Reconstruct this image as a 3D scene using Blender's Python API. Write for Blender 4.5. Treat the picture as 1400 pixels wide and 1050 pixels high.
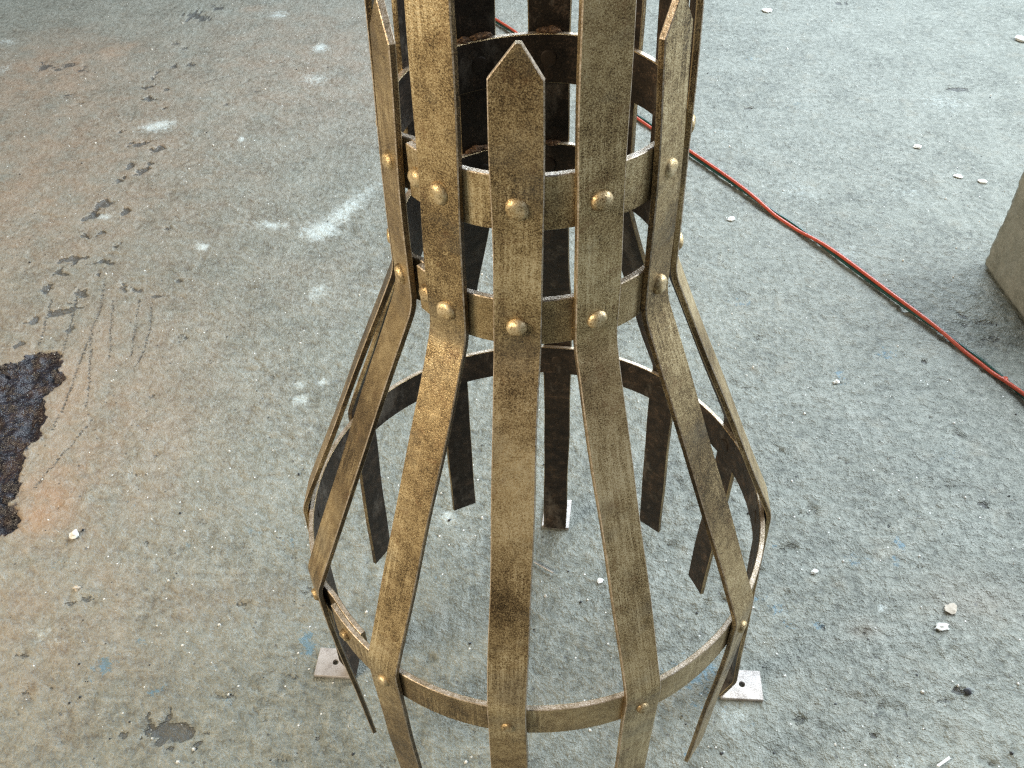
import bpy, bmesh, math, random
import numpy as np
from mathutils import Vector, Matrix

for o in list(bpy.data.objects): bpy.data.objects.remove(o)
scene = bpy.context.scene
COL = scene.collection
random.seed(7)

# ---------------------------------------------------------------- camera
cam_data = bpy.data.cameras.new("camera")
cam = bpy.data.objects.new("camera", cam_data)
COL.objects.link(cam)
scene.camera = cam
PITCH, YAW, ROLL = 0.78069, -0.0333, -0.03074
cp, sp, cy, sy = math.cos(PITCH), math.sin(PITCH), math.cos(YAW), math.sin(YAW)
fw = Vector((sy*cp, cy*cp, -sp)); rt = Vector((cy, -sy, 0)); up = rt.cross(fw)
cr, sr = math.cos(ROLL), math.sin(ROLL)
rt, up = cr*rt + sr*up, -sr*rt + cr*up
M = Matrix((rt, up, -fw)).transposed().to_4x4()
M.translation = Vector((0, -0.69728, 1.33177))
cam.matrix_world = M
cam_data.sensor_fit = 'HORIZONTAL'; cam_data.sensor_width = 36.0
cam_data.lens = 1256.53/1400*36.0
cam_data.clip_start = 0.02; cam_data.clip_end = 60
scene.cycles.use_denoising = False        # the photograph's own grain is about what is left
scene.cycles.filter_width = 1.3
scene.cycles.max_bounces = 5; scene.cycles.diffuse_bounces = 3; scene.cycles.glossy_bounces = 3
scene.render.resolution_x = 1024; scene.render.resolution_y = 768

# ---------------------------------------------------------------- light
world = bpy.data.worlds.new("World"); scene.world = world; world.use_nodes = True
bg = world.node_tree.nodes["Background"]
bg.inputs[0].default_value = (0.80, 0.88, 1.0, 1); bg.inputs[1].default_value = 0.20

def area(name, loc, target, sx, sy_, power, col):
    d = bpy.data.lights.new(name, 'AREA'); d.shape = 'RECTANGLE'; d.size = sx; d.size_y = sy_
    d.energy = power; d.color = col
    o = bpy.data.objects.new(name, d); COL.objects.link(o)
    o.location = loc
    o.rotation_euler = (Vector(target) - Vector(loc)).to_track_quat('-Z', 'Y').to_euler()
    return o
area("side_opening_light", (3.9, 1.3, 2.9), (0.0, 0.5, 0.5), 3.2, 2.6, 390, (0.86, 0.94, 1.0))
area("open_doorway_light", (2.0, 5.2, 3.8), (0.2, 0.5, 0.3), 3.4, 2.4, 600, (0.76, 0.89, 1.0))
area("shop_light", (-2.7, -1.3, 2.3), (0, 0.2, 0.5), 1.3, 1.0, 175, (1.0, 0.84, 0.60))

scene.view_settings.view_transform = 'Standard'
scene.view_settings.look = 'None'
scene.view_settings.exposure = 0.0
scene.view_settings.gamma = 1.0
scene.view_settings.use_curve_mapping = False

# ---------------------------------------------------------------- helpers
def mesh_obj(name, verts, faces, mats=(), parent=None, mat_idx=None, smooth=False, uvs=None):
    me = bpy.data.meshes.new(name)
    me.from_pydata([tuple(v) for v in verts], [], faces)
    for m in mats: me.materials.append(m)
    if mat_idx is not None: me.polygons.foreach_set("material_index", mat_idx)
    if uvs is not None:
        l = me.uv_layers.new(name="UVMap")
        flat = np.array([c for f in uvs for uv in f for c in uv], dtype=np.float32)
        l.data.foreach_set("uv", flat)
    me.polygons.foreach_set("use_smooth", [smooth]*len(me.polygons))
    me.update()
    o = bpy.data.objects.new(name, me); COL.objects.link(o)
    if parent: o.parent = parent
    return o
def tag(o, label, cat, group=None):
    o["label"] = label; o["category"] = cat
    if group: o["group"] = group
    return o
class NT:
    def __init__(s, name):
        s.m = bpy.data.materials.new(name); s.m.use_nodes = True
        s.t = s.m.node_tree; s.n = s.t.nodes; s.b = s.n["Principled BSDF"]
    def new(s, typ, **kw):
        n = s.n.new(typ)
        for k, v in kw.items(): setattr(n, k, v)
        return n
    def link(s, a, b): s.t.links.new(a, b)
    def put(s, v, sock):
        if isinstance(v, bpy.types.NodeSocket): s.link(v, sock)
        else: sock.default_value = v
    def noise(s, vec, scale, detail=4, rough=0.6, dist=0.0):
        n = s.new('ShaderNodeTexNoise'); s.put(vec, n.inputs['Vector'])
        n.inputs['Scale'].default_value = scale; n.inputs['Detail'].default_value = detail
        n.inputs['Roughness'].default_value = rough; n.inputs['Distortion'].default_value = dist
        return n.outputs['Fac']
    def mapr(s, v, a, b, c=0.0, d=1.0):
        n = s.new('ShaderNodeMapRange'); s.put(v, n.inputs[0])
        for i, x in enumerate((a, b, c, d)): s.put(x, n.inputs[1+i])
        return n.outputs[0]
    def math(s, op, a, b=0.0):
        n = s.new('ShaderNodeMath', operation=op); s.put(a, n.inputs[0]); s.put(b, n.inputs[1])
        return n.outputs[0]
    def mix(s, f, a, b, mode='MIX'):
        n = s.new('ShaderNodeMix', data_type='RGBA', blend_type=mode)
        s.put(f, n.inputs[0])
        for v, k in ((a, 6), (b, 7)):
            if isinstance(v, tuple) and len(v) == 3: v = v + (1,)
            s.put(v, n.inputs[k])
        return n.outputs[2]
    def ramp(s, f, stops):
        n = s.new('ShaderNodeValToRGB'); s.put(f, n.inputs[0]); e = n.color_ramp.elements
        while len(e) < len(stops): e.new(0.5)
        for el, (p, c) in zip(e, stops): el.position = p; el.color = tuple(c) + (1,)
        return n.outputs[0]
    def scale(s, vec, xyz):
        n = s.new('ShaderNodeVectorMath', operation='MULTIPLY'); s.put(vec, n.inputs[0]); n.inputs[1].default_value = xyz
        return n.outputs[0]
    def bump(s, h, strength, dist, normal=None):
        n = s.new('ShaderNodeBump'); s.put(h, n.inputs['Height'])
        n.inputs['Strength'].default_value = strength; n.inputs['Distance'].default_value = dist
        if normal: s.link(normal, n.inputs['Normal'])
        return n.outputs[0]
    def out(s, **kw):
        for k, v in kw.items():
            k = k.replace('_', ' ')
            if isinstance(v, tuple) and len(v) == 3: v = v + (1,)
            s.put(v, s.b.inputs[k])
        return s.m

# ---------------------------------------------------------------- materials
def uv_vec(t):
    """UV in metres (u across, v along), shifted at random for every object"""
    uv = t.new('ShaderNodeUVMap').outputs[0]
    rnd = t.new('ShaderNodeObjectInfo').outputs['Random']
    c = t.new('ShaderNodeCombineXYZ')
    t.link(t.math('MULTIPLY', rnd, 37.0), c.inputs[0]); t.link(t.math('MULTIPLY', rnd, 91.0), c.inputs[1]); t.link(rnd, c.inputs[2])
    a = t.new('ShaderNodeVectorMath', operation='ADD'); t.link(uv, a.inputs[0]); t.link(c.outputs[0], a.inputs[1])
    return a.outputs[0]

def bronze_material(name, lift=0.0, coord='uv', dull=0.0):
    t = NT(name)
    v = uv_vec(t) if coord == 'uv' else t.new('ShaderNodeTexCoord').outputs['Object']
    grain = t.noise(v, 820, 2, 0.8)
    speck = t.noise(v, 1300, 1, 0.5)
    mid = t.noise(v, 85, 5, 0.7)
    big = t.noise(t.scale(v, (1, 0.6, 1)), 17, 4, 0.65)
    streak = t.noise(t.scale(v, (330, 14, 330)), 1.0, 5, 0.75)
    # along each bar the finish changes: bright brushed stretches, dull brown ones, greyish bare ones
    zone = t.noise(t.scale(v, (.5, 1, 1)), 6.5, 3, .55)
    amp = t.mapr(t.noise(v, 9, 3, .6), .35, .65, .75, 1.25)
    f = t.math('ADD', t.math('MULTIPLY', t.math('MULTIPLY', t.math('SUBTRACT', grain, .5), amp), 1.25), t.math('MULTIPLY', mid, 0.40))
    f = t.math('ADD', f, t.mapr(zone, .3, .7, .50, .78))
    f = t.math('ADD', f, t.math('MULTIPLY', speck, 0.45))
    f = t.math('ADD', f, t.math('MULTIPLY', big, 0.42))
    # dry brushed highlights: only where the brush dragged
    brush = t.math('MULTIPLY', t.mapr(streak, .44, .66), t.mapr(t.noise(v, 9, 3, .6), .46, .58))
    f = t.math('ADD', f, t.math('MULTIPLY', brush, 0.26))
    rv = t.new('ShaderNodeObjectInfo').outputs['Random']        # every bar took the paint a little differently
    f = t.math('ADD', f, t.mapr(t.math('FRACT', t.math('MULTIPLY', rv, 57.3)), 0.0, 1.0, -0.07, 0.09))
    f = t.mapr(f, 0.96 - lift, 1.63 - lift)
    col = t.ramp(f, [(0.0, (0.022, 0.016, 0.010)), (0.25, (0.10, 0.066, 0.032)), (0.50, (0.33, 0.232, 0.116)), (0.70, (0.56, 0.43, 0.235)), (1.0, (0.80, 0.67, 0.44))])
    rust = t.mapr(t.noise(v, 40, 5, 0.75), 0.56, 0.74)
    col = t.mix(t.math('MULTIPLY', rust, t.mapr(rv, 0.0, 1.0, .25, .65)), col, (0.19, 0.088, 0.038))
    col = t.mix(t.math('MULTIPLY', t.mapr(t.noise(t.scale(v, (.6, 1, 1)), 13, 4, .65), .54, .68), .38), col, (0.17, 0.155, 0.125))
    soot = t.mapr(t.noise(v, 24, 5, 0.75, .4), 0.57, 0.74)
    col = t.mix(t.math('MULTIPLY', soot, 0.34), col, (0.045, 0.038, 0.028))
    sc = t.math('MULTIPLY', t.mapr(t.noise(t.scale(v, (700, 4, 700)), 1.0, 2, 0.5), 0.69, 0.73), t.mapr(t.noise(v, 14, 2, .5), .5, .6))
    col = t.mix(t.math('MULTIPLY', sc, 0.45), col, (0.55, 0.42, 0.24))
    rough = t.mapr(grain, 0.3, 0.7, 0.52+dull, 0.30+dull)
    h = t.math('ADD', t.math('MULTIPLY', grain, 0.6), t.math('MULTIPLY', mid, 0.9))
    return t.out(Base_Color=col, Metallic=0.72, Roughness=rough, Normal=t.bump(h, 0.5, 0.0009))

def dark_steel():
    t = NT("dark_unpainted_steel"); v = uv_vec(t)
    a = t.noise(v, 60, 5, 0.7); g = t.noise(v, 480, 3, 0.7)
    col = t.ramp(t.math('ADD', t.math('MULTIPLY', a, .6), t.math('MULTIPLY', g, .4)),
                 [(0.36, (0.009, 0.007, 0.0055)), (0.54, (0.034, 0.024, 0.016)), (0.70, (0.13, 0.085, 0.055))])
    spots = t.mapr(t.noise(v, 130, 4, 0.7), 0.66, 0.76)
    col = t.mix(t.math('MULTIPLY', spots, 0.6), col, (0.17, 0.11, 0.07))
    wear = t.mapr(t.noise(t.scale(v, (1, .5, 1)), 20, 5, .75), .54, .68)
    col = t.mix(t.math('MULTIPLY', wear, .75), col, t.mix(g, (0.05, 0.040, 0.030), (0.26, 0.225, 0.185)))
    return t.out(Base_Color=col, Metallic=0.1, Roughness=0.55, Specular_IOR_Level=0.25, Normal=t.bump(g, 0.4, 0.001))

BRONZE = bronze_material("brushed_bronze_paint")
BRONZE_RIVET = bronze_material("worn_bronze_rivet", 0.02, 'obj', 0.10)
DARK = dark_steel()
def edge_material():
    t = NT("rubbed_toplit_edge"); v = uv_vec(t)  # pale from wear on chamfers; on hoop tops and tips, overhead light in the colour
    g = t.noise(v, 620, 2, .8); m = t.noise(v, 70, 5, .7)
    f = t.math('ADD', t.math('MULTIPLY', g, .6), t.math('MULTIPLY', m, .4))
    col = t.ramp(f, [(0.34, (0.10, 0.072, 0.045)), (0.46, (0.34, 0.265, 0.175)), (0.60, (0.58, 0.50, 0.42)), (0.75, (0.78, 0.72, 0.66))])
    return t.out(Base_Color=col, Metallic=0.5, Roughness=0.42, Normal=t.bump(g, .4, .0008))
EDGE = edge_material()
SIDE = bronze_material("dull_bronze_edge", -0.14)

def plate_material():
    t = NT("worn_pale_foot_plate"); v = t.new('ShaderNodeTexCoord').outputs['Object']
    g = t.noise(v, 500, 3, 0.7); m = t.noise(v, 60, 4, .6)
    col = t.ramp(t.math('ADD', t.math('MULTIPLY', g, .5), t.math('MULTIPLY', m, .5)), [(0.32, (0.25, 0.215, 0.19)), (0.50, (0.48, 0.44, 0.41)), (0.75, (0.62, 0.58, 0.55))])
    return t.out(Base_Color=col, Metallic=0.35, Roughness=0.42, Normal=t.bump(g, .3, .001))
PLATE = plate_material()

def weld_material():
    t = NT("rusty_weld_crust"); v = t.new('ShaderNodeTexCoord').outputs['Object']
    g = t.noise(v, 420, 4, 0.7)
    col = t.ramp(g, [(0.35, (0.02, 0.013, 0.008)), (0.5, (0.13, 0.065, 0.028)), (0.7, (0.34, 0.20, 0.10))])
    return t.out(Base_Color=col, Metallic=0.2, Roughness=0.7, Normal=t.bump(g, .8, .002))
WELD = weld_material()

def floor_material():
    t = NT("worn_concrete_floor")
    P = t.new('ShaderNodeTexCoord').outputs['Object']
    at = t.new('ShaderNodeAttribute', attribute_name="marks")
    sep = t.new('ShaderNodeSeparateColor'); t.link(at.outputs['Color'], sep.inputs[0])
    paint, dark, rust = sep.outputs[0], sep.outputs[1], sep.outputs[2]
    blue = at.outputs['Alpha']
    wet = t.new('ShaderNodeAttribute', attribute_name="wet").outputs['Fac']
    n_big = t.noise(P, 1.3, 4, 0.6); n_mid = t.noise(P, 9, 4, 0.65); n_sm = t.noise(P, 55, 4, 0.7)
    n_gr = t.noise(P, 250, 2, 0.7)
    f = t.math('ADD', t.math('MULTIPLY', n_gr, .20), t.math('MULTIPLY', n_sm, .42))
    f = t.math('ADD', f, t.math('MULTIPLY', n_mid, .22)); f = t.math('ADD', f, t.math('MULTIPLY', n_big, .10))
    col = t.ramp(t.mapr(f, .34, .68), [(0.0, (0.050, 0.055, 0.044)), (0.34, (0.150, 0.160, 0.134)), (0.62, (0.238, 0.248, 0.214)), (1.0, (0.40, 0.41, 0.37))])
    crev = t.mapr(t.noise(P, 110, 2, .75), .33, .45, 1.0, 0.0)
    col = t.mix(t.math('MULTIPLY', crev, .40), col, (0.075, 0.078, 0.070))
    lite = t.mapr(t.noise(P, 140, 2, .75), .58, .70)
    col = t.mix(t.math('MULTIPLY', lite, .26), col, (0.40, 0.395, 0.36))
    # faint green grey and warm patches
    col = t.mix(t.math('MULTIPLY', t.mapr(t.noise(P, 4.5, 4, .6), .45, .7), .35), col, (0.20, 0.215, 0.185))
    col = t.mix(t.math('MULTIPLY', t.mapr(t.noise(P, 14, 5, .65), .56, .75), .30), col, (0.26, 0.225, 0.16))
    rr = t.math('MULTIPLY', rust, t.mapr(t.noise(P, 12, 5, .68), .15, .62))
    col = t.mix(t.math('MULTIPLY', rr, .88), col, t.mix(n_sm, (0.26, 0.145, 0.078), (0.37, 0.255, 0.17)))
    # blue paint dust
    bl = t.mapr(t.math('ADD', blue, t.math('MULTIPLY', t.math('SUBTRACT', t.noise(P, 90, 3, .75), .5), 2.8)), .42, .72)
    bl = t.math('MULTIPLY', bl, t.mapr(blue, .02, .2))
    col = t.mix(t.math('MULTIPLY', bl, .75), col, (0.085, 0.165, 0.215))
    tiny = t.math('MULTIPLY', t.mapr(t.noise(P, 30, 5, .75), .66, .74), .45)
    col = t.mix(tiny, col, (0.13, 0.19, 0.235))
    # spilled white paint
    pn = t.math('SUBTRACT', t.noise(P, 70, 6, .75), .5)
    wp = t.mapr(t.math('ADD', paint, t.math('MULTIPLY', pn, 1.9)), .22, .85)
    wp = t.math('MULTIPLY', wp, t.mapr(paint, .02, .18))
    col = t.mix(t.math('MULTIPLY', wp, .55), col, t.mix(n_gr, (0.50, 0.58, 0.56), (0.74, 0.80, 0.78)))
    # dirt in pits, scuffs
    dn = t.math('SUBTRACT', t.noise(P, 170, 2, .7), .5)
    dk = t.mapr(t.math('ADD', dark, t.math('MULTIPLY', dn, 1.3)), .38, .60)
    dk = t.math('MULTIPLY', dk, t.mapr(dark, .02, .2))
    col = t.mix(t.math('MULTIPLY', dk, .80), col, (0.045, 0.046, 0.044))
    # pale sand grains and dark grains set in the concrete
    vor = t.new('ShaderNodeTexVoronoi'); t.link(P, vor.inputs['Vector']); vor.inputs['Scale'].default_value = 95
    vs = t.new('ShaderNodeSeparateColor'); t.link(vor.outputs['Color'], vs.inputs[0])
    gr = t.math('MULTIPLY', t.mapr(vor.outputs['Distance'], .20, .12), t.mapr(vs.outputs[0], .955, .965))
    col = t.mix(gr, col, (0.72, 0.72, 0.68))
    gd = t.math('MULTIPLY', t.mapr(vor.outputs['Distance'], .30, .18), t.mapr(vs.outputs[1], .95, .96))
    col = t.mix(t.math('MULTIPLY', gd, .7), col, (0.05, 0.05, 0.048))
    # oily bottom of the broken patch
    wn = t.math('ADD', wet, t.math('MULTIPLY', t.math('SUBTRACT', t.noise(P, 60, 5, .7), .5), .5))
    wm = t.mapr(wn, .46, .56)
    col = t.mix(wm, col, t.ramp(t.noise(P, 85, 5, .75), [(0.38, (0.006, 0.006, 0.008)), (0.58, (0.022, 0.020, 0.027)), (0.76, (0.11, 0.10, 0.105))]))
    crust = t.math('MULTIPLY', wm, t.mapr(t.noise(P, 17, 5, .75), .50, .60))
    col = t.mix(t.math('MULTIPLY', crust, .40), col, t.mix(n_gr, (0.022, 0.011, 0.008), (0.10, 0.055, 0.036)))
    rough = t.mapr(n_sm, .3, .7, .60, .42)
    rough = t.math('SUBTRACT', rough, t.math('MULTIPLY', wm, .22))
    h = t.math('ADD', t.math('MULTIPLY', n_gr, .40), t.math('MULTIPLY', n_sm, 1.6))
    h = t.math('ADD', h, t.math('MULTIPLY', gr, .25)); h = t.math('SUBTRACT', h, t.math('MULTIPLY', dk, .5))
    h = t.math('ADD', h, t.math('MULTIPLY', wp, .12))
    return t.out(Base_Color=col, Roughness=rough, Specular_IOR_Level=0.5, Normal=t.bump(h, 1.0, 0.0048))
FLOOR = floor_material()

def simple_mat(name, c1, c2, scale, rough, metallic=0.0, bump=0.3, bd=.001, spec=.5):
    t = NT(name); v = t.new('ShaderNodeTexCoord').outputs['Object']
    n = t.noise(v, scale, 5, .7)
    return t.out(Base_Color=t.mix(t.mapr(n, .3, .7), c1, c2), Roughness=rough, Metallic=metallic, Specular_IOR_Level=spec, Normal=t.bump(n, bump, bd))
WHITE=[(-1.094,1.729,0.0414,0.0263,0.26,1),(-0.526,1.196,0.0424,0.0363,0.59,1),(-0.482,1.275,0.1024,0.0263,1.03,0.8),(-0.436,1.358,0.0647,0.0245,1.03,0.5),(-0.659,1.22,0.0391,0.0154,-0.24,0.75),(-0.829,1.647,0.0085,0.0123,-0.03,1),(-0.813,1.131,0.0145,0.0152,-0.02,0.9),(-1.1,1.268,0.0228,0.0127,-0.39,0.7),(-0.696,2.229,0.023,0.0214,-0.22,1),(-0.888,2.497,0.0329,0.0245,-0.24,0.7),(-0.678,2.007,0.0415,0.0335,-0.03,0.55),(-0.157,0.306,0.0127,0.0143,-1.23,0.85),(-0.48,0.608,0.0135,0.0124,0.0,0.9),(-0.44,0.657,0.0092,0.0086,0.0,0.9),(-0.488,0.651,0.0108,0.0109,-0.02,0.7),(-0.5,0.95,0.0269,0.0182,1.22,0.6),(-0.351,0.948,0.0153,0.0234,-0.02,0.4),(-1.771,2.313,0.0307,0.0176,-0.36,0.6),(-0.117,0.247,0.033,0.0122,0.41,0.35),(-1.704,2.106,0.0415,0.0201,1.42,0.5),(-0.49,0.069,0.0215,0.0133,0.0,0.35),(-0.449,0.264,0.0208,0.0127,-0.01,0.25),(0.292,-0.072,0.0249,0.0142,-0.59,0.5),(0.533,-0.137,0.0145,0.0086,0.0,0.55),(0.409,0.108,0.0105,0.0096,-1.08,0.35),(0.566,0.121,0.0089,0.0072,-0.9,0.6),(0.75,1.082,0.0343,0.034,-0.01,0.3),(0.532,1.651,0.0285,0.0159,-0.03,0.35),(0.684,1.35,0.073,0.0456,-0.67,0.3),(1.202,1.801,0.0625,0.0601,-0.03,0.35),(0.968,1.327,0.0458,0.0334,-0.02,0.3),(0.465,0.569,0.0358,0.0236,-0.01,0.25),(-0.036,-0.138,0.0085,0.0033,0.0,0.3),(-0.536,-0.008,0.014,0.0075,0.0,0.2),(-0.802,0.069,0.0336,0.0145,-0.33,0.3),(0.043,0.513,0.017,0.0095,0.0,0.4),(0.32,0.57,0.0117,0.0118,0.0,0.4)]
DARKS=[(-1.173,2.496,0.0476,0.0326,-0.73,1),(-1.118,2.568,0.0268,0.0257,-0.04,0.8),(-1.149,2.123,0.0145,0.0158,-0.02,0.8),(-1.096,2.122,0.0218,0.016,-0.03,0.6),(-1.19,1.98,0.0163,0.0199,-0.03,1),(-1.165,1.895,0.0228,0.0146,-0.03,1),(-1.196,2.039,0.0073,0.0401,-0.03,0.6),(-1.187,2.291,0.0125,0.0171,-0.02,0.6),(-1.158,2.246,0.015,0.0114,-0.03,0.6),(-1.131,1.959,0.0138,0.0148,-0.04,0.6),(-1.104,1.838,0.009,0.0138,-0.03,0.8),(-1.18,1.774,0.0113,0.0136,-0.02,0.8),(-1.195,1.706,0.0065,0.0131,0.0,0.6),(-1.117,1.626,0.0295,0.0165,-0.03,1),(-1.059,1.605,0.017,0.0282,-0.03,0.8),(-1.11,1.514,0.0145,0.0196,-0.03,1),(-1.067,1.486,0.0163,0.0191,-0.02,1),(-1.053,1.516,0.0103,0.0156,-0.02,0.9),(-1.114,1.433,0.016,0.0186,-0.03,1),(-1.121,1.321,0.0155,0.0311,-0.02,1),(-1.052,1.29,0.0098,0.0171,-0.03,0.9),(-1.142,1.269,0.0255,0.0175,0.65,1),(-1.117,1.185,0.015,0.0098,-0.02,0.9),(-1.089,1.185,0.0113,0.0256,-0.02,1),(-1.029,1.141,0.0093,0.0187,-0.03,1),(-1.123,1.083,0.0253,0.0213,-0.02,1),(-1.049,1.076,0.0235,0.015,-0.02,1),(-1.123,1.034,0.0143,0.0117,-0.02,0.8),(-1.033,1.033,0.0073,0.0148,-0.03,0.9),(-1.141,0.974,0.0123,0.0171,-0.02,1),(-1.044,0.959,0.012,0.0222,-0.02,1),(-1.076,0.891,0.0313,0.014,0.59,0.9),(-1.027,0.837,0.0082,0.0154,0.0,0.9),(-1.128,0.856,0.0137,0.0109,0.6,0.8),(-1.124,0.783,0.0098,0.0153,-0.03,0.7),(-0.955,0.976,0.019,0.0139,-0.01,0.7),(-0.919,0.97,0.014,0.0084,-0.02,0.6),(-0.871,0.943,0.017,0.0083,-0.01,0.6),(-0.961,1.069,0.009,0.0092,-0.03,0.4),(-0.832,0.999,0.007,0.0057,0.0,0.8),(-1.568,2.127,0.0475,0.0264,-0.72,0.7),(-1.499,2.135,0.0218,0.027,-0.03,0.6),(-1.442,2.108,0.017,0.027,-0.04,0.6),(-1.431,1.926,0.0208,0.0247,-0.04,0.6),(-1.373,1.878,0.0113,0.0145,-0.04,0.5),(-1.308,1.66,0.015,0.0576,-0.03,0.35),(-0.96,1.38,0.0078,0.0072,-0.03,0.4),(-0.919,1.855,0.009,0.0138,-0.03,0.6),(-0.885,2.004,0.0115,0.0149,-0.02,0.5),(-0.842,1.931,0.009,0.0143,-0.03,0.4),(-0.914,1.213,0.0113,0.013,-0.02,0.5),(-0.542,-0.09,0.0388,0.0274,-0.17,0.75),(-0.623,-0.096,0.0088,0.0068,0.0,0.6),(-0.754,0.138,0.0175,0.0119,-0.01,0.5),(-0.826,0.036,0.0351,0.0052,-0.14,0.5),(-0.782,0.131,0.0075,0.0074,0.0,0.5),(-0.687,0.249,0.0093,0.0097,0.0,0.5),(0.643,-0.025,0.0088,0.0051,0.0,0.9),(0.621,-0.04,0.0197,0.006,0.0,0.4),(0.497,-0.094,0.0043,0.0023,0.0,0.8),(0.633,1.787,0.0105,0.0086,-0.02,0.8),(1.261,1.884,0.0323,0.0142,-0.23,0.7),(1.076,2.509,0.0173,0.0126,-0.04,0.8),(1.627,2.473,0.036,0.0124,-0.95,0.7),(0.458,0.088,0.0109,0.0059,-0.67,0.5),(0.508,0.077,0.0093,0.0054,0.0,0.5),(0.525,0.074,0.007,0.0052,0.0,0.5),(0.464,0.199,0.0062,0.0059,0.0,0.5),(0.774,0.546,0.0043,0.006,0.0,1),(0.624,0.286,0.0038,0.0049,0.0,0.9),(0.814,0.702,0.006,0.0068,0.0,0.9),(0.582,0.023,0.0033,0.0037,0.0,0.4),(0.804,0.507,0.0305,0.0056,0.22,0.4),(0.971,0.828,0.0383,0.0121,0.23,0.5),(0.983,0.775,0.0308,0.0143,-0.01,0.5),(0.943,0.848,0.0125,0.0129,-0.02,0.6),(0.489,0.786,0.022,0.0117,-0.01,0.4),(0.432,0.631,0.0178,0.0127,-0.01,0.4),(0.78,0.714,0.0234,0.0139,-0.86,0.3),(-0.299,0.773,0.0125,0.007,-0.02,0.4),(-0.567,0.407,0.0223,0.0144,-0.01,0.3),(-0.627,0.481,0.0203,0.0116,-0.01,0.3),(-0.77,0.802,0.0145,0.0121,0.0,0.5),(-0.812,1.004,0.007,0.0057,0.0,0.6),(-0.414,-0.067,0.0445,0.0225,0.0,0.25),(0.805,0.33,0.0065,0.0069,0.0,0.8),(-0.871,0.612,0.0188,0.011,1.07,0.5),(-0.79,0.622,0.0075,0.0065,0.0,0.6),(-0.697,0.425,0.028,0.0252,0.0,0.2),(0.011,0.262,0.0367,0.0214,-1.13,0.0)]
BLUE=[(-0.368,0.058,0.0101,0.021,0.41,1),(-0.688,0.015,0.021,0.0129,0.78,0.8),(-0.588,-0.026,0.016,0.0086,0.0,0.5),(-0.641,0.062,0.0073,0.0133,0.0,0.5),(-0.505,0.28,0.0179,0.0101,0.21,0.35),(-0.434,0.251,0.0117,0.0079,0.0,0.6),(-0.609,0.249,0.0122,0.0084,0.45,0.4),(-0.838,0.214,0.0065,0.0064,0.0,0.6),(-0.475,-0.044,0.0067,0.0059,0.0,0.4),(0.247,0.005,0.0494,0.0248,0.36,0.7),(0.269,-0.043,0.033,0.0225,0.0,0.35),(0.631,0.244,0.0075,0.0125,0.0,0.8),(0.548,0.214,0.0172,0.0121,0.0,0.5),(0.614,0.206,0.0075,0.0148,0.0,0.4),(0.394,0.121,0.0142,0.0122,0.0,0.6),(0.367,0.135,0.0142,0.0125,0.0,0.4),(0.458,0.088,0.0082,0.0054,0.0,0.8),(0.417,0.245,0.0078,0.0079,0.0,0.6),(0.412,0.094,0.0109,0.0083,-0.64,0.5),(0.628,0.661,0.0133,0.0255,-0.02,0.5),(0.738,0.725,0.0207,0.0225,-0.85,0.5),(0.773,0.455,0.022,0.0149,0.0,0.35),(0.46,0.897,0.0325,0.02,-0.02,0.4),(0.776,1.792,0.0338,0.026,-0.03,0.3),(0.691,2.102,0.0273,0.0203,-0.04,0.35),(-0.754,0.338,0.0408,0.0204,0.0,0.2),(-0.559,0.499,0.0173,0.0115,0.0,0.25),(0.226,-0.122,0.0105,0.0063,0.0,0.6),(0.324,-0.077,0.0065,0.0058,0.0,0.6),(-0.164,0.179,0.0107,0.0082,-0.57,0.4),(-0.356,-0.078,0.011,0.0069,0.0,0.25),(0.248,0.571,0.0173,0.0158,-0.01,0.3)]
RUST=[(-1.537,2.075,0.2596,0.2828,-0.03,0.7),(-1.373,2.227,0.0986,0.0803,-0.04,0.7),(-1.343,1.395,0.2166,0.183,-0.02,0.6),(-0.911,0.356,0.0823,0.0938,-0.01,1.0),(-0.847,0.408,0.084,0.0678,-0.01,0.5),(-1.069,1.915,0.4435,0.3062,-0.03,0.35),(-1.024,0.83,0.196,0.1798,-0.01,0.35),(-0.773,0.196,0.1692,0.051,-0.36,0.35),(-0.572,-0.101,0.044,0.0328,0.0,0.15),(-0.99,2.55,0.0525,0.0314,-0.04,0.6),(0.526,0.081,0.0232,0.0132,0.0,0.2),(0.719,0.135,0.071,0.0406,-0.0,0.15),(-0.592,0.137,0.1838,0.0759,-0.0,0.25),(-0.686,1.008,0.3405,0.2082,-0.02,0.2)]
LINES=[[(-1.011,1.005),(-0.987,0.905),(-0.978,0.781),(-0.966,0.667),(-0.959,0.582),(-0.959,0.522)],[(-0.874,0.917),(-0.851,0.828),(-0.842,0.744),(-0.849,0.699)],[(-0.906,0.93),(-0.884,0.828),(-0.866,0.733)],[(-0.888,0.551),(-0.908,0.483),(-0.931,0.409),(-0.938,0.374)],[(-1.061,0.973),(-1.032,0.83),(-1.019,0.735)],[(-1.112,0.933),(-1.09,0.831),(-1.08,0.77)],[(-0.979,0.817),(-0.932,0.666),(-0.909,0.581)],[(-0.774,2.152),(-0.919,2.055),(-1.042,1.985)],[(-0.966,0.931),(-0.941,0.829),(-0.91,0.733)],[(-0.895,0.314),(-0.83,0.322),(-0.716,0.302)],[(-1.361,1.293),(-1.238,1.324),(-1.08,1.254)]]
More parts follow.
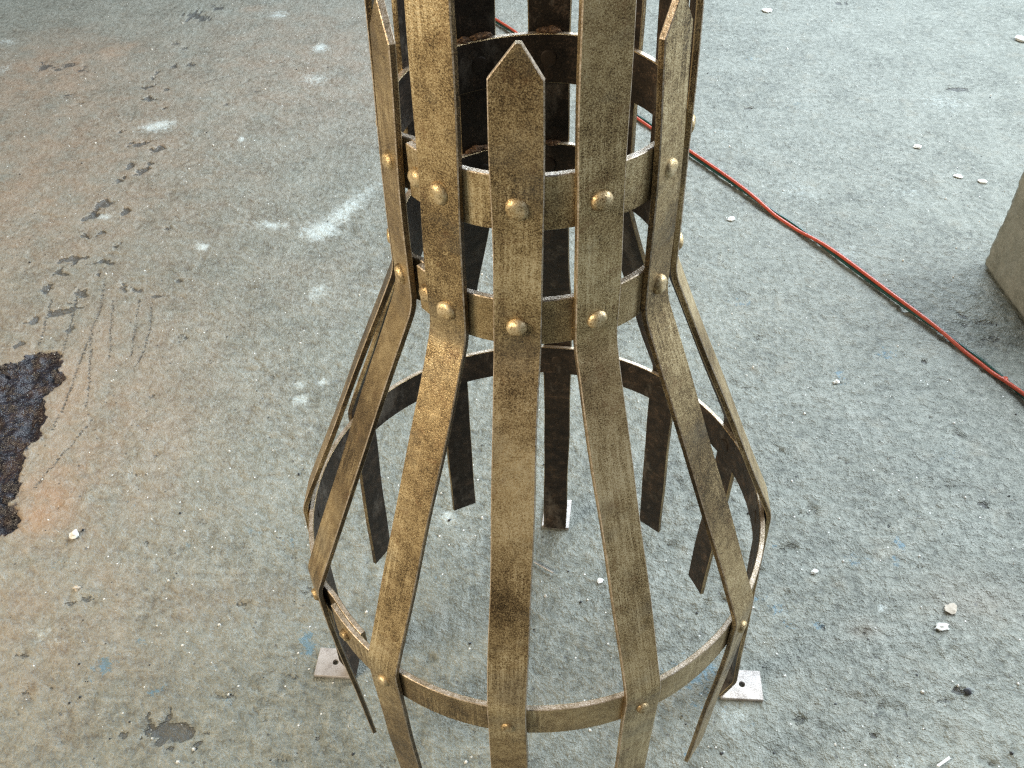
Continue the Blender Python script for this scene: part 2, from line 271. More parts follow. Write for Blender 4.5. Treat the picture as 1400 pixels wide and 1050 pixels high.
# ---------------------------------------------------------------- noise for meshes
_rng = np.random.RandomState(11)
_LAT = _rng.rand(256, 256)
def vnoise(x, y):
    xi = np.floor(x).astype(int); yi = np.floor(y).astype(int); fx = x - xi; fy = y - yi
    fx = fx*fx*(3-2*fx); fy = fy*fy*(3-2*fy)
    g = lambda i, j: _LAT[(xi+i) & 255, (yi+j) & 255]
    return (g(0,0)*(1-fx)+g(1,0)*fx)*(1-fy) + (g(0,1)*(1-fx)+g(1,1)*fx)*fy - .5
def fbm(x, y, s, n):
    r = 0; a = 1.0
    for i in range(n):
        r = r + a*vnoise(x*s + 17.3*i, y*s + 5.1*i); s *= 2.03; a *= .55
    return r

# ---------------------------------------------------------------- floor
HOLE = [(-1.60,0.66),(-1.30,0.70),(-1.136,0.702),(-1.088,0.74),(-1.037,0.755),(-1.002,0.705),(-1.001,0.613),(-0.978,0.542),(-0.988,0.483),(-0.973,0.409),(-0.966,0.34),(-0.949,0.298),(-0.956,0.262),(-1.05,0.20),(-1.25,0.22),(-1.5,0.33)]
def build_floor():
    S = 0.004
    def axis(lo, flo, fhi, hi, cs):
        a = [flo]; st = cs
        while a[-1] > lo: a.append(a[-1]-st); st *= 1.035 if a[-1] < flo-0.0 else 1
        b = [fhi]; st = cs
        while b[-1] < hi: b.append(b[-1]+st); st *= 1.035
        return np.array(a[:0:-1] + list(np.arange(flo, fhi, S)) + b)
    xs = axis(-7, -1.30, 1.10, 7, .0045); ys = axis(-5, -.20, 1.95, 8, .0045)
    nx, ny = len(xs), len(ys)
    X, Y = np.meshgrid(xs, ys)
    marks = np.zeros((ny, nx, 4), np.float32)
    Z = 0.0016*fbm(X, Y, 6, 3) + 0.0023*fbm(X, Y, 42, 4) + .0011*vnoise(X*105, Y*105)*np.clip(1.1-.35*Y, .3, 1)
    rub = np.clip(fbm(X, Y, 3.1, 3)*1.6+.35 - .25*Y, 0, 1)          # the coat is worn through in places, nearer the basket
    Z -= rub*0.0042*np.clip(fbm(X, Y, 62, 3)+.1, 0, 1)
    gouge = np.clip((fbm(X*.8, Y*1.3, 23, 4) - .42)*5, 0, 1)*np.clip(1.2-.5*Y, .15, 1)   # shallow spalled spots
    Z -= .0045*gouge
    marks[..., 1] = gouge*.42
    wob_x = .010*fbm(X, Y, 40, 3); wob_y = .010*fbm(Y, X, 40, 3)
    brk = fbm(X, Y, 75, 3)
    def add(ch, L, depth=0.0, soft=1.0, broken=True):
        nonlocal Z
        for (cx, cy_, l, w, a, s) in L:
            R = max(l, w)*2.6
            i0, i1 = np.searchsorted(xs, [cx-R, cx+R]); j0, j1 = np.searchsorted(ys, [cy_-R, cy_+R])
            if i1 <= i0 or j1 <= j0: continue
            sl = (slice(j0, j1), slice(i0, i1))
            k = min(1.0, min(l, w)/.018)
            dx = X[sl]-cx+wob_x[sl]*k; dy = Y[sl]-cy_+wob_y[sl]*k
            u = (dx*math.cos(a)+dy*math.sin(a))/(l*1.15); v = (-dx*math.sin(a)+dy*math.cos(a))/(w*1.15)
            g = np.exp(-(u*u+v*v)**soft*0.9)*s
            if ch == 1 and s > .3 and broken:                                   # broken edges, loose crumbs left standing inside
                g = np.clip((g + s*1.1*(brk[sl]) - .38*s)/(.30), 0, 1)*s*(g > .06*s)
            marks[..., ch][sl] = np.maximum(marks[..., ch][sl], g)
            if depth: Z[sl] -= depth*g
    add(0, WHITE); add(1, [(x, y, l*.85, w*.8, a, min(1, s*1.1)) for (x, y, l, w, a, s) in DARKS], 0.0055); add(3, BLUE); add(2, RUST)
    add(2, [(-1.35, 1.5, .55, .8, 0, .55), (-1.0, .55, .32, .45, 0, .6), (-.9, .1, .3, .22, 0, .4), (-.75, 2.1, .5, .5, 0, .45)])
    for l in LINES[:9]:
        for (a, b) in zip(l[:-1], l[1:]):
            n = max(2, int(math.dist(a, b)/.006))
            add(1, [(a[0]+(b[0]-a[0])*k/n, a[1]+(b[1]-a[1])*k/n, .0044, .0044, 0, .56) for k in range(n)], 0.0006, broken=False)
    # the broken patch: distance to the outline
    HP = np.array(HOLE); jx = X + .034*fbm(X, Y, 24, 5); jy = Y + .034*fbm(Y, X, 24, 5)
    sel = (X < -.85) & (X > -1.75) & (Y > .1) & (Y < .9)
    px, py = jx[sel], jy[sel]; inside = np.zeros(px.shape, bool); dist = np.full(px.shape, 9.)
    for k in range(len(HP)):
        a, b = HP[k], HP[(k+1) % len(HP)]
        cond = (a[1] > py) != (b[1] > py)
        xin = (b[0]-a[0])*(py-a[1])/((b[1]-a[1]) if b[1] != a[1] else 1e-9)+a[0]
        inside ^= cond & (px < xin)
        ab = b-a; tt = np.clip(((px-a[0])*ab[0]+(py-a[1])*ab[1])/(ab@ab), 0, 1)
        dist = np.minimum(dist, np.hypot(px-a[0]-tt*ab[0], py-a[1]-tt*ab[1]))
    sd = np.where(inside, -dist, dist)
    wet = np.zeros_like(X); wet[sel] = np.clip(.5 - sd/.02, 0, 1)
    Z[sel] -= .020*np.clip(-sd/.016, 0, 1) + np.where(inside, .014*fbm(px, py, 34, 4) + .004*vnoise(px*130, py*130), 0)
    # flat under the feet and the block
    for (fx, fy, r) in [(FOOT[k][0], FOOT[k][1], .06) for k in FOOT]:
        d = np.hypot(X-fx, Y-fy); Z = np.where(d < r*2, Z*np.clip((d-r*.7)/r, 0, 1), Z)
    me = bpy.data.meshes.new("floor")
    co = np.stack([X, Y, Z], -1).reshape(-1, 3).astype(np.float32)
    idx = np.arange(nx*ny).reshape(ny, nx)
    q = np.stack([idx[:-1,:-1], idx[:-1,1:], idx[1:,1:], idx[1:,:-1]], -1).reshape(-1, 4).astype(np.int32)
    me.vertices.add(len(co)); me.vertices.foreach_set("co", co.ravel())
    me.loops.add(q.size); me.loops.foreach_set("vertex_index", q.ravel())
    me.polygons.add(len(q)); me.polygons.foreach_set("loop_start", np.arange(0, q.size, 4, dtype=np.int32))
    me.polygons.foreach_set("loop_total", np.full(len(q), 4, np.int32))
    me.polygons.foreach_set("use_smooth", np.ones(len(q), bool))
    me.materials.append(FLOOR); me.update(calc_edges=True)
    at = me.attributes.new("marks", 'FLOAT_COLOR', 'POINT'); at.data.foreach_set("color", marks.reshape(-1))
    aw = me.attributes.new("wet", 'FLOAT', 'POINT'); aw.data.foreach_set("value", wet.reshape(-1).astype(np.float32))
    o = bpy.data.objects.new("floor", me); COL.objects.link(o); o["kind"] = "structure"
    print("floor", nx, ny, nx*ny)
    return o

# ---------------------------------------------------------------- the basket
RAD = math.radians
T = 0.006                                  # thickness of the flat bar
WID = 0.040
RA, ZA, RB, ZB, RC, ZC = 0.13084, 0.94188, 0.13262, 0.82759, 0.28118, 0.41855
HA, HB, HC = 0.048, 0.0476, 0.050
AX, AY = 0.00176, 0.01164                  # the whole basket leans a touch
ANG = {0:(-5.78,-6.52,-6.16), 1:(22.83,23.14,22.94), 2:(54.9,55.0,54.08), 3:(87.2,84.6,86.9), 4:(112.3,113.0,112.26), 5:(140.5,141,139.43),
       6:(172.9,173.0,172.9), 7:(205.0,205.2,205.0), 8:(237,237,237.8), 9:(267.2,269.5,270.5), 10:(296.5,295.9,295.8), 11:(325.7,325.3,324.5)}
FREE = {7:(.283,.101), 8:(.294,.102), 4:(.273,.097), 5:(.296,.087), 10:(.263,.083), 2:(.267,.086), 1:(.274,.09), 11:(.272,.09)}
FOOTED = (0, 3, 6, 9)
RFOOT = 0.290
FOOT = {k: ((RFOOT+.02)*math.sin(RAD(d)), -(RFOOT+.02)*math.cos(RAD(d))) for k, d in ((0, -6.2), (3, 86.9), (6, 172.9), (9, 266.4))}

def lean(p): return Vector((p[0]+AX*p[2], p[1]+AY*p[2], p[2]))
def ang_at(k, z):
    a, b, c = ANG[k]
    if z >= ZA: return RAD(a + (a-b)*.4*min(1, (z-ZA)/.12))
    if z >= ZB: return RAD(b + (a-b)*(z-ZB)/(ZA-ZB))
    if z >= ZC: return RAD(c + (b-c)*(z-ZC)/(ZB-ZC))
    return RAD(c + (FANG.get(k, c)-c)*min(1, (ZC-z)/(ZC-.05)))
FANG = {9: 266.4}

def fillet(pts, rads, n=8):
    out = [Vector(pts[0])]
    for i in range(1, len(pts)-1):
        p, a, b = Vector(pts[i]), Vector(pts[i-1]), Vector(pts[i+1]); r = rads[i]
        d1, d2 = (a-p).normalized(), (b-p).normalized()
        if r <= 0: out.append(p); continue
        q1, q2 = p+d1*r, p+d2*r
        for j in range(n+1):
            s = j/n; out.append(q1*(1-s)**2 + p*2*s*(1-s) + q2*s*s)
    out.append(Vector(pts[-1]))
    res = [out[0]]
    for p in out[1:]:
        d = (p-res[-1]).length
        m = max(1, int(d/.02))
        if d < 1e-5: continue
        s0 = res[-1]
        for j in range(1, m+1): res.append(s0.lerp(p, j/m))
    return res

def strap_mesh(k, root):
    rg = random.Random(100+k)
    tall = k % 2 == 1
    ztop = 1.245 + rg.uniform(-.006, .006) if tall else 1.066 + {0: 0, 2: .010, 10: .003}.get(k, rg.uniform(-.004, .004))
    rtop = .1205 if tall else .1256
    dz = rg.uniform(-.004, .004)
    pts = [(rtop, ztop), (RA, ZA+.005), (RB, ZB-.023+dz*.5), (RC+.0005, ZC+.030+dz)]
    rads = [0, .05, .013, .010]
    if k in FOOTED:
        pts += [(RC+.004, ZC-.05), (RFOOT+.010, .048), (RFOOT-.005, .004)]; rads += [.02, .006, 0]
    else:
        r, z = FREE[k]
        pts += [(RC, ZC-.03), (r, z)]; rads += [.015, 0]
    prof = fillet(pts, rads)
    # pointed head: insert shoulder station
    zs = ztop - .025
    prof = [p for p in prof if p.y > ztop-.001 or p.y < zs-.002]
    tip = prof[0]; sh = Vector((tip.x + (prof[1].x-tip.x)*(ztop-zs)/(ztop-prof[1].y), zs))
    prof = [tip, sh] + prof[1:]
    ph = [rg.uniform(0, 6) for _ in range(4)]
    verts, uvs, faces, fuv, mi = [], [], [], [], []
    ch = .0009; L = 0.0; n = len(prof)
    tipoff = rg.uniform(-.002, .002)
    for i, p in enumerate(prof):
        a = prof[max(0, i-1)]; b = prof[min(n-1, i+1)]
        if i: L += (p-prof[i-1]).length
        t = (b-a).normalized(); nrm = Vector((-t.y, t.x))            # outward in the (r, z) plane, path runs downward
        if nrm.x < 0 and abs(t.y) > .2: nrm = -nrm
        ang = ang_at(k, p.y)
        e_r = Vector((math.sin(ang), -math.cos(ang), 0)); e_t = Vector((math.cos(ang), math.sin(ang), 0))
        hw = WID/2 + .00035*math.sin(L*38+ph[0]) ; off = .0005*math.sin(L*21+ph[1])
        c = ch
        if i == 0: hw = .0022; off = tipoff; c = .0005
        sec = [(-hw+c, 0), (hw-c, 0), (hw, -c), (hw, -T+c), (hw-c, -T), (-hw+c, -T), (-hw, -T+c), (-hw, -c)]
        us = [-hw+c, hw-c, hw, hw+T, hw+T+.001, 3*hw+T, -hw-T, -hw]
        nz = .0004*math.sin(L*30+ph[2])
        for (s, d) in sec:
            P = e_r*(p.x+(d+nz)*nrm.x) + e_t*(s+off) + Vector((0, 0, p.y+(d+nz)*nrm.y))
            if k in FOOTED and i == n-1: P.z = max(P.z, .0035)
            verts.append(lean(P)); 
        uvs.append([(u, L) for u in us])
    for i in range(n-1):
        for j in range(8):
            j2 = (j+1) % 8
            faces.append((i*8+j, (i+1)*8+j, (i+1)*8+j2, i*8+j2))
            fuv.append([uvs[i][j], uvs[i+1][j], uvs[i+1][j2], uvs[i][j2]])
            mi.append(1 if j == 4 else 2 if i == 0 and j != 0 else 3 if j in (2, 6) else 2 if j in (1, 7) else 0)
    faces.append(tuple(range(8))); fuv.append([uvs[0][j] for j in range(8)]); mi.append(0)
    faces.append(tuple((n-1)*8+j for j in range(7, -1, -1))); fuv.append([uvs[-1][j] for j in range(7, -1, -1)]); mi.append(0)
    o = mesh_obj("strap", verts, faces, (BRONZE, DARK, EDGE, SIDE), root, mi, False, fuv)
    return o

def lathe(name, prof, seg, mat, rg=None):
    """profile (radius, height) along local -Y; ends on the axis"""
    verts, faces = [], []
    for (r, h) in prof:
        for s in range(seg):
            a = 2*math.pi*s/seg
            j = 1 + (.05*math.sin(2*a+1) if rg else 0)
            verts.append((r*j*math.cos(a), -h, r*j*math.sin(a)))
    if rg:
        rr = random.Random(rg); ph = [rr.uniform(0, 6) for _ in range(4)]
        R0 = prof[0][0]
        for q, (x, y, z) in enumerate(verts):
            d = 1 + .10*math.sin(x/R0*2.6+ph[0])*math.sin(z/R0*2.9+ph[1]) + .05*math.sin(x/R0*6+ph[2])
            verts[q] = (x*(1+.03*math.sin(ph[3]+3*math.atan2(z, x))), max(y, -prof[-1][1]*(.86+.05*math.sin(ph[2]+x/R0*2)))*d if y < 0 else y, z)
    top = len(verts); verts.append((0, min(v[1] for v in verts[-seg:])-.0001, 0))
    for i in range(len(prof)-1):
        for s in range(seg):
            s2 = (s+1) % seg
            faces.append((i*seg+s, i*seg+s2, (i+1)*seg+s2, (i+1)*seg+s))
    b = (len(prof)-1)*seg
    for s in range(seg): faces.append((b+s, b+(s+1) % seg, top))
    me = bpy.data.meshes.new(name); me.from_pydata(verts, [], faces); me.materials.append(mat)
    me.polygons.foreach_set("use_smooth", [True]*len(me.polygons)); me.update()
    return me
def dome(r, h, n=6): return [(r*.99, -.001)] + [(r*math.cos(i/n*math.pi/2)**.85, h*math.sin(i/n*math.pi/2)) for i in range(0, n)]
RIVET = [lathe("rivet_head", dome(.0088+.0003*(i % 4), .0058+.0004*(i % 3)), 20, BRONZE_RIVET, i+2) for i in range(6)]
RIVET_S = lathe("rivet_c", dome(.0076, .0060), 18, BRONZE_RIVET, 1)
TAIL = lathe("rivet_d", [(.0085, -.001), (.0085, .0008), (.0065, .0016), (.003, .0019)], 16, DARK, 1)

def put(name, me, parent, ang, r, z, flip=False, roll=0, tilt=0):
    o = bpy.data.objects.new(name, me); COL.objects.link(o); o.parent = parent
    o.location = lean((r*math.sin(ang), -r*math.cos(ang), z))
    o.rotation_euler = (Matrix.Rotation(ang + (math.pi if flip else 0), 3, 'Z') @ Matrix.Rotation(tilt, 3, 'X') @ Matrix.Rotation(roll, 3, 'Y')).to_euler()
    return o

def hoop(root, R, z, H, joint_deg, over_deg, lap_out, seed):
    """flat bar rolled to a ring, ends lapped; R = outer radius of the ring"""
    rg = random.Random(seed); n = 150
    a0 = RAD(joint_deg); a1 = a0 + 2*math.pi + RAD(over_deg)
    verts, faces, mi, uvs, fuv = [], [], [], [], []
    ch = .0008; ph = rg.uniform(0, 6)
    for i in range(n+1):
        a = a0 + (a1-a0)*i/n
        s = min(1, max(0, (a-(a1-RAD(over_deg)-RAD(9)))/RAD(8)))
        s = s*s*(3-2*s)
        Ro = R + (T*1.05*s if lap_out else -T*1.05*s) + .0006*math.sin(3*a+ph)
        dz = .0010*math.sin(a+ph) + .0006*math.sin(5*a)
        sec = [(0, H/2-ch), (0, -H/2+ch), (-ch, -H/2), (-T+ch, -H/2), (-T, -H/2+ch), (-T, H/2-ch), (-T+ch, H/2), (-ch, H/2)]
        us = [H/2, -H/2, -H/2-.001, -H/2-T, -H/2-T-.001, -H*1.5-T, H/2+T, H/2+.001]
        for (d, h) in sec:
            verts.append(lean(((Ro+d)*math.sin(a), -(Ro+d)*math.cos(a), z+h+dz)))
        uvs.append([(a*R, u) for u in us])
    for i in range(n):
        for j in range(8):
            j2 = (j+1) % 8
            faces.append((i*8+j, i*8+j2, (i+1)*8+j2, (i+1)*8+j)); mi.append(1 if j == 4 else 2 if j in (6, 7) else 0)  # upper faces get the paler material, light from above painted in
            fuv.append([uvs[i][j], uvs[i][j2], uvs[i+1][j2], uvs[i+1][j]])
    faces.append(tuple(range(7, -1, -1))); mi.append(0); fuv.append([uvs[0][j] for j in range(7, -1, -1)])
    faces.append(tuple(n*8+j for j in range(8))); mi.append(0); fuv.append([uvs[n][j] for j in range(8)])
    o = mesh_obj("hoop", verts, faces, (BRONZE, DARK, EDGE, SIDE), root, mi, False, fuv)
    return o

def lump(name, size, mat, seed, sub=3, rough=.35):
    bm = bmesh.new(); bmesh.ops.create_icosphere(bm, subdivisions=sub, radius=1)
    rg = random.Random(seed); off = Vector((rg.uniform(0, 50), rg.uniform(0, 50), rg.uniform(0, 50)))
    from mathutils import noise as mn
    for v in bm.verts:
        d = mn.noise(v.co*1.7+off)*rough + mn.noise(v.co*4+off)*rough*.5
        v.co = Vector((v.co.x*size[0], v.co.y*size[1], v.co.z*size[2]))*(1+d)
    me = bpy.data.meshes.new(name); bm.to_mesh(me); bm.free(); me.materials.append(mat)
    return me

def foot_plate(strap, k):
    a = RAD(FANG.get(k, ANG[k][2])); w, lo, hi, th, hr = .0240, -.0075, .056, .0055, .0048
    sx = -.001 if k == 6 else 0.0
    cx = .026
    outer, inner, N = [], [], 24
    for s in range(N):
        t = 2*math.pi*s/N + math.pi/4
        dx, dy = math.cos(t), math.sin(t)
        m = max(abs(dx), abs(dy)); ux, uy = dx/m, dy/m
        y = cx + (uy*(hi-cx) if uy > 0 else uy*(cx-lo))
        outer.append((ux*w, y)); inner.append((hr*dx, cx+hr*dy))
    verts = []
    for z, loop, sh in ((0, outer, 0), (th-.0008, outer, 0), (th, outer, .0008), (th, inner, 0), (0, inner, 0)):
        for (x, y) in loop:
            if sh: x *= 1-sh/w; y = cx+(y-cx)*(1-sh/.03)
            r = RFOOT + y; x += sx
            verts.append((r*math.sin(a)+x*math.cos(a), -r*math.cos(a)+x*math.sin(a), z+.0008))
    faces = []
    for l in range(4):
        for s in range(N):
            s2 = (s+1) % N; faces.append((l*N+s, l*N+s2, (l+1)*N+s2, (l+1)*N+s))
    me_o = mesh_obj("foot_plate", verts, faces, (PLATE,), strap)
    bm = bmesh.new(); bm.from_mesh(me_o.data); bmesh.ops.recalc_face_normals(bm, faces=bm.faces); bm.to_mesh(me_o.data); bm.free()
    me_o["label"] = "small pale square foot plate with a bolt hole"
    return me_o

def build_basket():
    root = bpy.data.objects.new("riveted_strap_basket", None); COL.objects.link(root)
    root.empty_display_size = .1
    tag(root, "tall bronze brushed iron basket of riveted flat straps flaring over hoops, on small foot plates", "metal basket")
    hoops = []
    for (R, z, H, jd, od, lo, sd) in ((RA-T, ZA, HA, -53, 12, False, 1), (RB-T, ZB, HB, -53, 12, False, 2), (RC-T, ZC, HC, -56, 11, False, 3)):
        hoops.append(hoop(root, R, z, H, jd, od, lo, sd))
    for h, (R, z, a, me) in zip(hoops, ((RA-T, ZA, -47.5, RIVET[0]), (RB-T, ZB, -47.5, RIVET[1]), (RC-T, ZC, -50.5, RIVET_S))):
        put("rivet", me, h, RAD(a), R-.0004, z)
    for k in range(12):
        s = strap_mesh(k, root)
        rg = random.Random(k)
        for lv, (R, z) in enumerate(((RA, ZA), (RB, ZB), (RC, ZC))):
            a = RAD(ANG[k][lv])
            me = RIVET[rg.randrange(6)] if lv < 2 else RIVET_S
            put("rivet", me, s, a, R-.0006 - (.0008 if lv == 0 else 0), z, roll=rg.uniform(0, 6), tilt=rg.uniform(-.05, .05))
            put("rivet_tail", TAIL, hoops[lv], a, R-2*T+.0004, z, flip=True, roll=rg.uniform(0, 6))
        if k in FOOTED: foot_plate(s, k)
    # weld crust where straps were tacked to the hoops
    for (k, lv, n) in ((6, 0, 3), (7, 0, 3), (6, 1, 3), (7, 1, 3), (4, 0, 4), (3, 0, 3), (5, 0, 2)):
        R, z, H = ((RA, ZA, HA), (RB, ZB, HB))[lv]
        for j in range(n):
            rg = random.Random(k*31+lv*7+j)
            side = (k in (3, 4))
            me = lump("weld", (.007*rg.uniform(.7, 1.4), .004, .0035*rg.uniform(.8, 1.5)) if not side else (.0045, .005, .012*rg.uniform(.6, 1.3)), WELD, k*91+lv*13+j)
            a = RAD(ANG[k][lv]) + (rg.uniform(-.5, .9)*WID*.42/R if not side else (.5+.25*j)*WID/R*(-1 if k == 3 else -1))
            put("weld_bead", me, hoops[lv], a, R-T-(.002 if not side else .008), z+(H/2 if not side else rg.uniform(-.012, .012)))
    return root

# ---------------------------------------------------------------- twin hose
def spline(pts, n):
    out = []
    for i in range(len(pts)-1):
        p0, p1, p2, p3 = [Vector(pts[min(max(i+d, 0), len(pts)-1)]) for d in (-1, 0, 1, 2)]
        for j in range(n):
            t = j/n
            out.append(.5*((2*p1)+(p2-p0)*t+(2*p0-5*p1+4*p2-p3)*t*t+(3*p1-p0-3*p2+p3)*t**3))
    out.append(Vector(pts[-1])); return out
def tube(name, path, r, mat, parent, seg=10):
    verts, faces = [], []
    n = len(path)
    for i, p in enumerate(path):
        t = (path[min(n-1, i+1)]-path[max(0, i-1)]).normalized()
        s = t.cross(Vector((0, 0, 1))).normalized(); u = s.cross(t)
        for j in range(seg):
            a = 2*math.pi*j/seg; verts.append(p + s*r*math.cos(a) + u*r*math.sin(a))
    for i in range(n-1):
        for j in range(seg):
            j2 = (j+1) % seg; faces.append((i*seg+j, i*seg+j2, (i+1)*seg+j2, (i+1)*seg+j))
    faces.append(tuple(range(seg-1, -1, -1))); faces.append(tuple((n-1)*seg+j for j in range(seg)))
    return mesh_obj(name, verts, faces, (mat,), parent, None, True)
def build_hose():
    root = bpy.data.objects.new("twin_hose", None); COL.objects.link(root)
    tag(root, "thin twisted red and green twin hose lying across the concrete floor", "hose")
    P = [(1.40,-.35),(1.19,.12),(0.975,0.59),(0.948,0.649),(0.887,0.762),(0.8,0.91),(0.711,1.066),(0.661,1.152),(0.592,1.259),(0.441,1.509),(0.302,1.732),(0.143,1.995),(-0.102,2.37),(-.34,2.70),(-.72,3.15),(-1.5,3.6)]
    root.location = (P[0][0], P[0][1], 0)
    path = spline([(x, y, 0) for x, y in P], 16)
    r = .0041
    red = simple_mat("red_rubber", (0.32, 0.048, 0.025), (0.48, 0.085, 0.042), 60, .33, bump=.1)
    grn = simple_mat("dark_green_rubber", (0.007, 0.032, 0.025), (0.015, 0.065, 0.05), 60, .33, bump=.1)
    A, B = [], []; L = 0
    base = Vector(root.location)
    for i, p in enumerate(path):
        if i: L += (p-path[i-1]).length
        t = (path[min(len(path)-1, i+1)]-path[max(0, i-1)]).normalized(); s = t.cross(Vector((0, 0, 1)))
        # slow uneven twist, red mostly up
        th = math.radians(88) + math.radians(95)*(.5+.5*math.cos(2*math.pi*(L-1.15)/.58))**3 + math.radians(14)*math.sin(L*11.3)
        c = p + Vector((.001*math.sin(L*17), .001*math.cos(L*13), r + abs(math.sin(th))*r + .0012))
        d = (s*math.cos(th) + Vector((0, 0, 1))*math.sin(th))*r
        A.append(c+d-base); B.append(c-d-base)
    tube("red_line", A, r, red, root)["label"] = "red rubber line of the hose"
    tube("green_line", B, r*.96, grn, root)["label"] = "dark green rubber line of the hose"

# ---------------------------------------------------------------- concrete block
def build_block():
    from mathutils import noise as mn
    bm = bmesh.new(); bmesh.ops.create_cube(bm, size=1)
    w, d, h = .40, .30, .33
    for v in bm.verts: v.co = Vector((v.co.x*w, v.co.y*d, (v.co.z+.5)*h))
    bmesh.ops.bevel(bm, geom=list(bm.edges), offset=.009, segments=2, affect='EDGES')
    bmesh.ops.subdivide_edges(bm, edges=[e for e in bm.edges if e.calc_length() > .05], cuts=44, use_grid_fill=True)
    bm.normal_update()
    for v in bm.verts:
        n = v.normal
        k = mn.noise(v.co*14)*.0030 + mn.noise(v.co*45)*.0018 + mn.noise(v.co*110)*.0010
        edge = 1 if max(abs(n.x), abs(n.y), abs(n.z)) < .97 else 0
        v.co += n*(k - edge*max(0, mn.noise(v.co*33+Vector((3, 1, 2))))*.011)
        v.co.z = max(v.co.z, 0.0)
    me = bpy.data.meshes.new("concrete_block"); bm.to_mesh(me); bm.free()
    t = NT("cast_concrete"); v = t.new('ShaderNodeTexCoord').outputs['Object']
    a = t.noise(v, 12, 5, .65); g = t.noise(v, 190, 4, .75); m = t.noise(v, 45, 5, .7)
    f = t.math('ADD', t.math('MULTIPLY', a, .3), t.math('ADD', t.math('MULTIPLY', g, .4), t.math('MULTIPLY', m, .3)))
    col = t.ramp(t.mapr(f, .34, .66), [(0, (.115, .115, .092)), (.5, (.235, .235, .195)), (1, (.36, .355, .305))])
    pits = t.mapr(t.noise(v, 85, 3, .6), .70, .78)
    col = t.mix(t.math('MULTIPLY', pits, .7), col, (.06, .055, .045))
    me.materials.append(t.out(Base_Color=col, Roughness=.85, Normal=t.bump(t.math('SUBTRACT', g, pits), .6, .002)))
    me.polygons.foreach_set("use_smooth", [True]*len(me.polygons))
    o = bpy.data.objects.new("concrete_block", me); COL.objects.link(o)
    rz = math.radians(4.7)
    corner = Vector((1.044, 1.031)); loc = corner + Vector((w/2*math.cos(rz)+d/2*math.sin(rz), w/2*math.sin(rz)-d/2*math.cos(rz)))
    o.location = (loc.x, loc.y, -.002); o.rotation_euler = (0, 0, rz)
    tag(o, "rough grey concrete block with chipped edges standing on the floor by the hose", "concrete block")

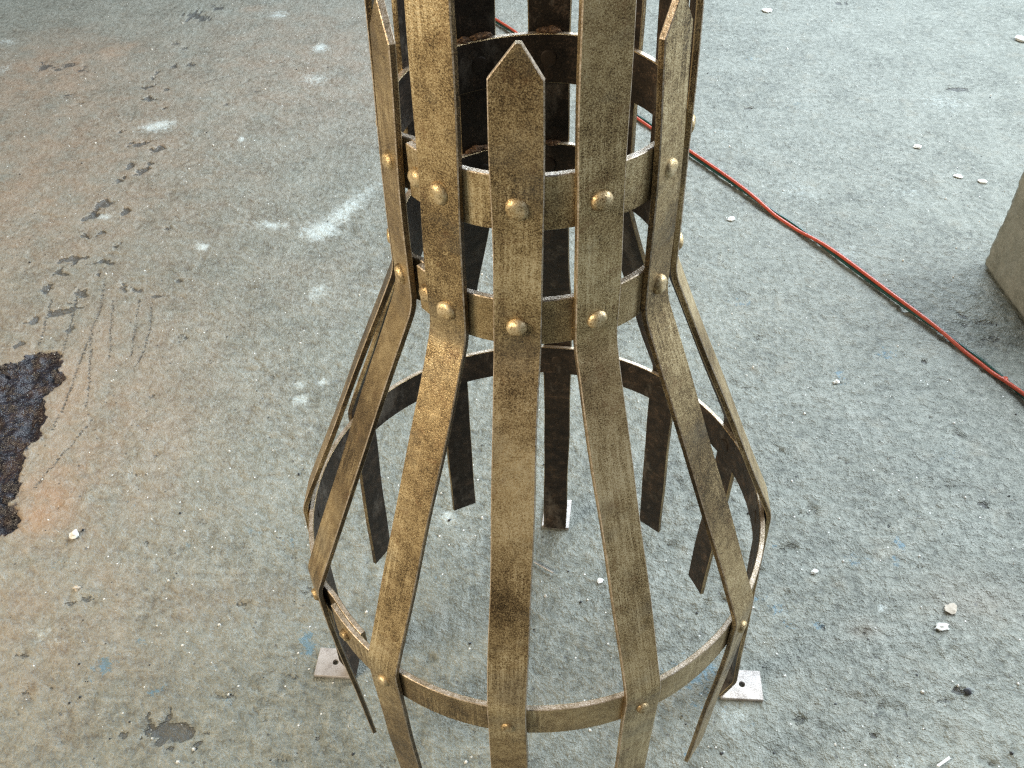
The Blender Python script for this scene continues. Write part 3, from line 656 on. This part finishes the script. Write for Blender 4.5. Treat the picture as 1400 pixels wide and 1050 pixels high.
# ---------------------------------------------------------------- litter on the floor
def build_litter():
    white = simple_mat("white_chip", (.50, .49, .45), (.74, .74, .70), 150, .6, bump=.5)
    tan = simple_mat("tan_flake", (.36, .31, .24), (.52, .46, .38), 120, .7, bump=.5)
    black = simple_mat("black_crumb", (.012, .014, .018), (.05, .05, .055), 120, .45, bump=.5)
    steel = simple_mat("dull_steel_scrap", (.18, .16, .14), (.40, .38, .35), 120, .4, .6, bump=.3)
    def thing(name, label, cat, x, y, size, mat, rz=0, seed=1, group=None, z=None):
        o = bpy.data.objects.new(name, lump(name, size, mat, seed, 2, .55)); COL.objects.link(o)
        o.location = (x, y, size[2]*.75 if z is None else z); o.rotation_euler = (0, 0, rz)
        tag(o, label, cat, group)
    thing("pebble", "round white pebble on the floor beside the rusty edge of the dark broken patch", "pebble", -.821, .268, (.0085, .0085, .007), white, 0, 3)
    thing("pebble", "small grey pebble on the brown stained floor below the white pebble", "pebble", -.779, .159, (.006, .005, .0035), tan, 0, 4)
    thing("flake", "roundish tan flake on bare floor, upper of a pair at right", "flake", 0.678, 0.117, (.0105, .009, .002), tan, .4, 5)
    thing("flake", "ragged pale flake on bare floor, lower of a pair at right", "flake", 0.652, 0.083, (.012, .007, .003), white, .2, 6)
    thing("paint_chip", "white paint chip on the floor between the basket's right side and the hose", "paint chip", .616, .644, (.0075, .005, .003), white, .3, 7)
    thing("paint_chip", "small white paint chip on the floor right of the basket's widest hoop", "paint chip", .472, .189, (.0065, .004, .0025), white, .5, 8)
    thing("paint_chip", "white paint chip on the floor left of the concrete block, nearer it of two", "paint chip", 1.166, 1.378, (.012, .009, .003), white, -.4, 9)
    thing("paint_chip", "white paint chip on the floor left of the concrete block, farther from it of two", "paint chip", 1.112, 1.405, (.011, .009, .003), white, -.2, 10)
    thing("paint_chip", "white chip alone on the bright floor high above the concrete block's chips", "paint chip", 1.052, 1.555, (.011, .010, .003), white, .1, 12)
    thing("paint_chip", "white chip on the bright floor near the top edge, right of the basket's neck", "paint chip", .809, 2.458, (.018, .015, .004), white, .1, 13)
    thing("paint_chip", "white chip with dark shadow at the far top right edge of the floor", "paint chip", 1.575, 2.201, (.018, .020, .007), white, .6, 14)
    thing("paint_chip", "white chip on the floor just right of the hose beside the basket's neck", "paint chip", .495, 1.223, (.011, .008, .003), white, .6, 15)
    thing("paint_chip", "small white chip on the floor inside the basket's widest hoop", "paint chip", .109, .171, (.006, .005, .0025), white, .6, 16)
    thing("crumb", "glossy black crumb on the floor at lower right", "crumb", .655, -.027, (.0065, .005, .005), black, .2, 17)
    def sliver(label, a, b, w, h, mat, tilt=0.0):
        a, b = Vector(a), Vector(b); L = (b-a).length; bm = bmesh.new(); bmesh.ops.create_cube(bm, size=1)
        for v in bm.verts: v.co = Vector((v.co.x*L*(1 if v.co.y > 0 else .94), v.co.y*w, v.co.z*h + .0025*(2*v.co.x)**2))
        bmesh.ops.bevel(bm, geom=list(bm.edges), offset=h*.2, segments=1, affect='EDGES')
        me = bpy.data.meshes.new("metal_sliver"); bm.to_mesh(me); bm.free(); me.materials.append(mat)
        o = bpy.data.objects.new("metal_sliver", me); COL.objects.link(o)
        c = (a+b)/2; o.location = (c.x, c.y, h/2+.0018); o.rotation_euler = (0, tilt, math.atan2(b.y-a.y, b.x-a.x))
        tag(o, label, "metal scrap")
    sliver("thin steel sliver on the floor inside the hoop, just right of the front strap", (-.002, .208), (.032, .185), .0032, .002, steel)
    sliver("short pale sliver on the floor at the bottom edge, right of the basket", (.573, -.142), (.595, -.129), .004, .002, white)
    # loose grit: far too fine to count
    def grit(name, mat, N, seed, lo, hi):
        rg = np.random.RandomState(seed); verts, faces = [], []
        base = [(1,0,0),(.3,.9,0),(-.8,.5,0),(-.7,-.6,0),(.4,-.9,0)]
        for i in range(N):
            y = -.2 + 2.9*rg.rand()**1.3; x = rg.uniform(-1, 1)*(.75+.48*max(0, y))
            s = lo + (hi-lo)*rg.rand()**4; an = rg.rand()*6.28; c, sn = math.cos(an), math.sin(an)
            k = len(verts); hz = s*rg.uniform(.4, .9)
            for (px, py, _) in base:
                q = s*rg.uniform(.7, 1.2); verts.append((x+(px*c-py*sn)*q, y+(px*sn+py*c)*q, -.001))
            for (px, py, _) in base:
                q = s*rg.uniform(.35, .7); verts.append((x+(px*c-py*sn)*q, y+(px*sn+py*c)*q, hz*rg.uniform(.8, 1.2)))
            for j in range(5):
                j2 = (j+1) % 5; faces.append((k+j, k+j2, k+5+j2, k+5+j))
            faces.append(tuple(k+5+j for j in range(5)))
        o = mesh_obj(name, verts, faces, (mat,)); o["kind"] = "stuff"
        o["label"] = {"pale_grit": "pale loose grit scattered over the floor", "dark_grit": "dark loose grit scattered over the floor"}[name]; o["category"] = "grit"
    grit("pale_grit", white, 750, 5, .0010, .0038)
    grit("dark_grit", black, 500, 6, .0010, .0032)

build_floor()
build_basket()
build_hose()
build_block()
build_litter()
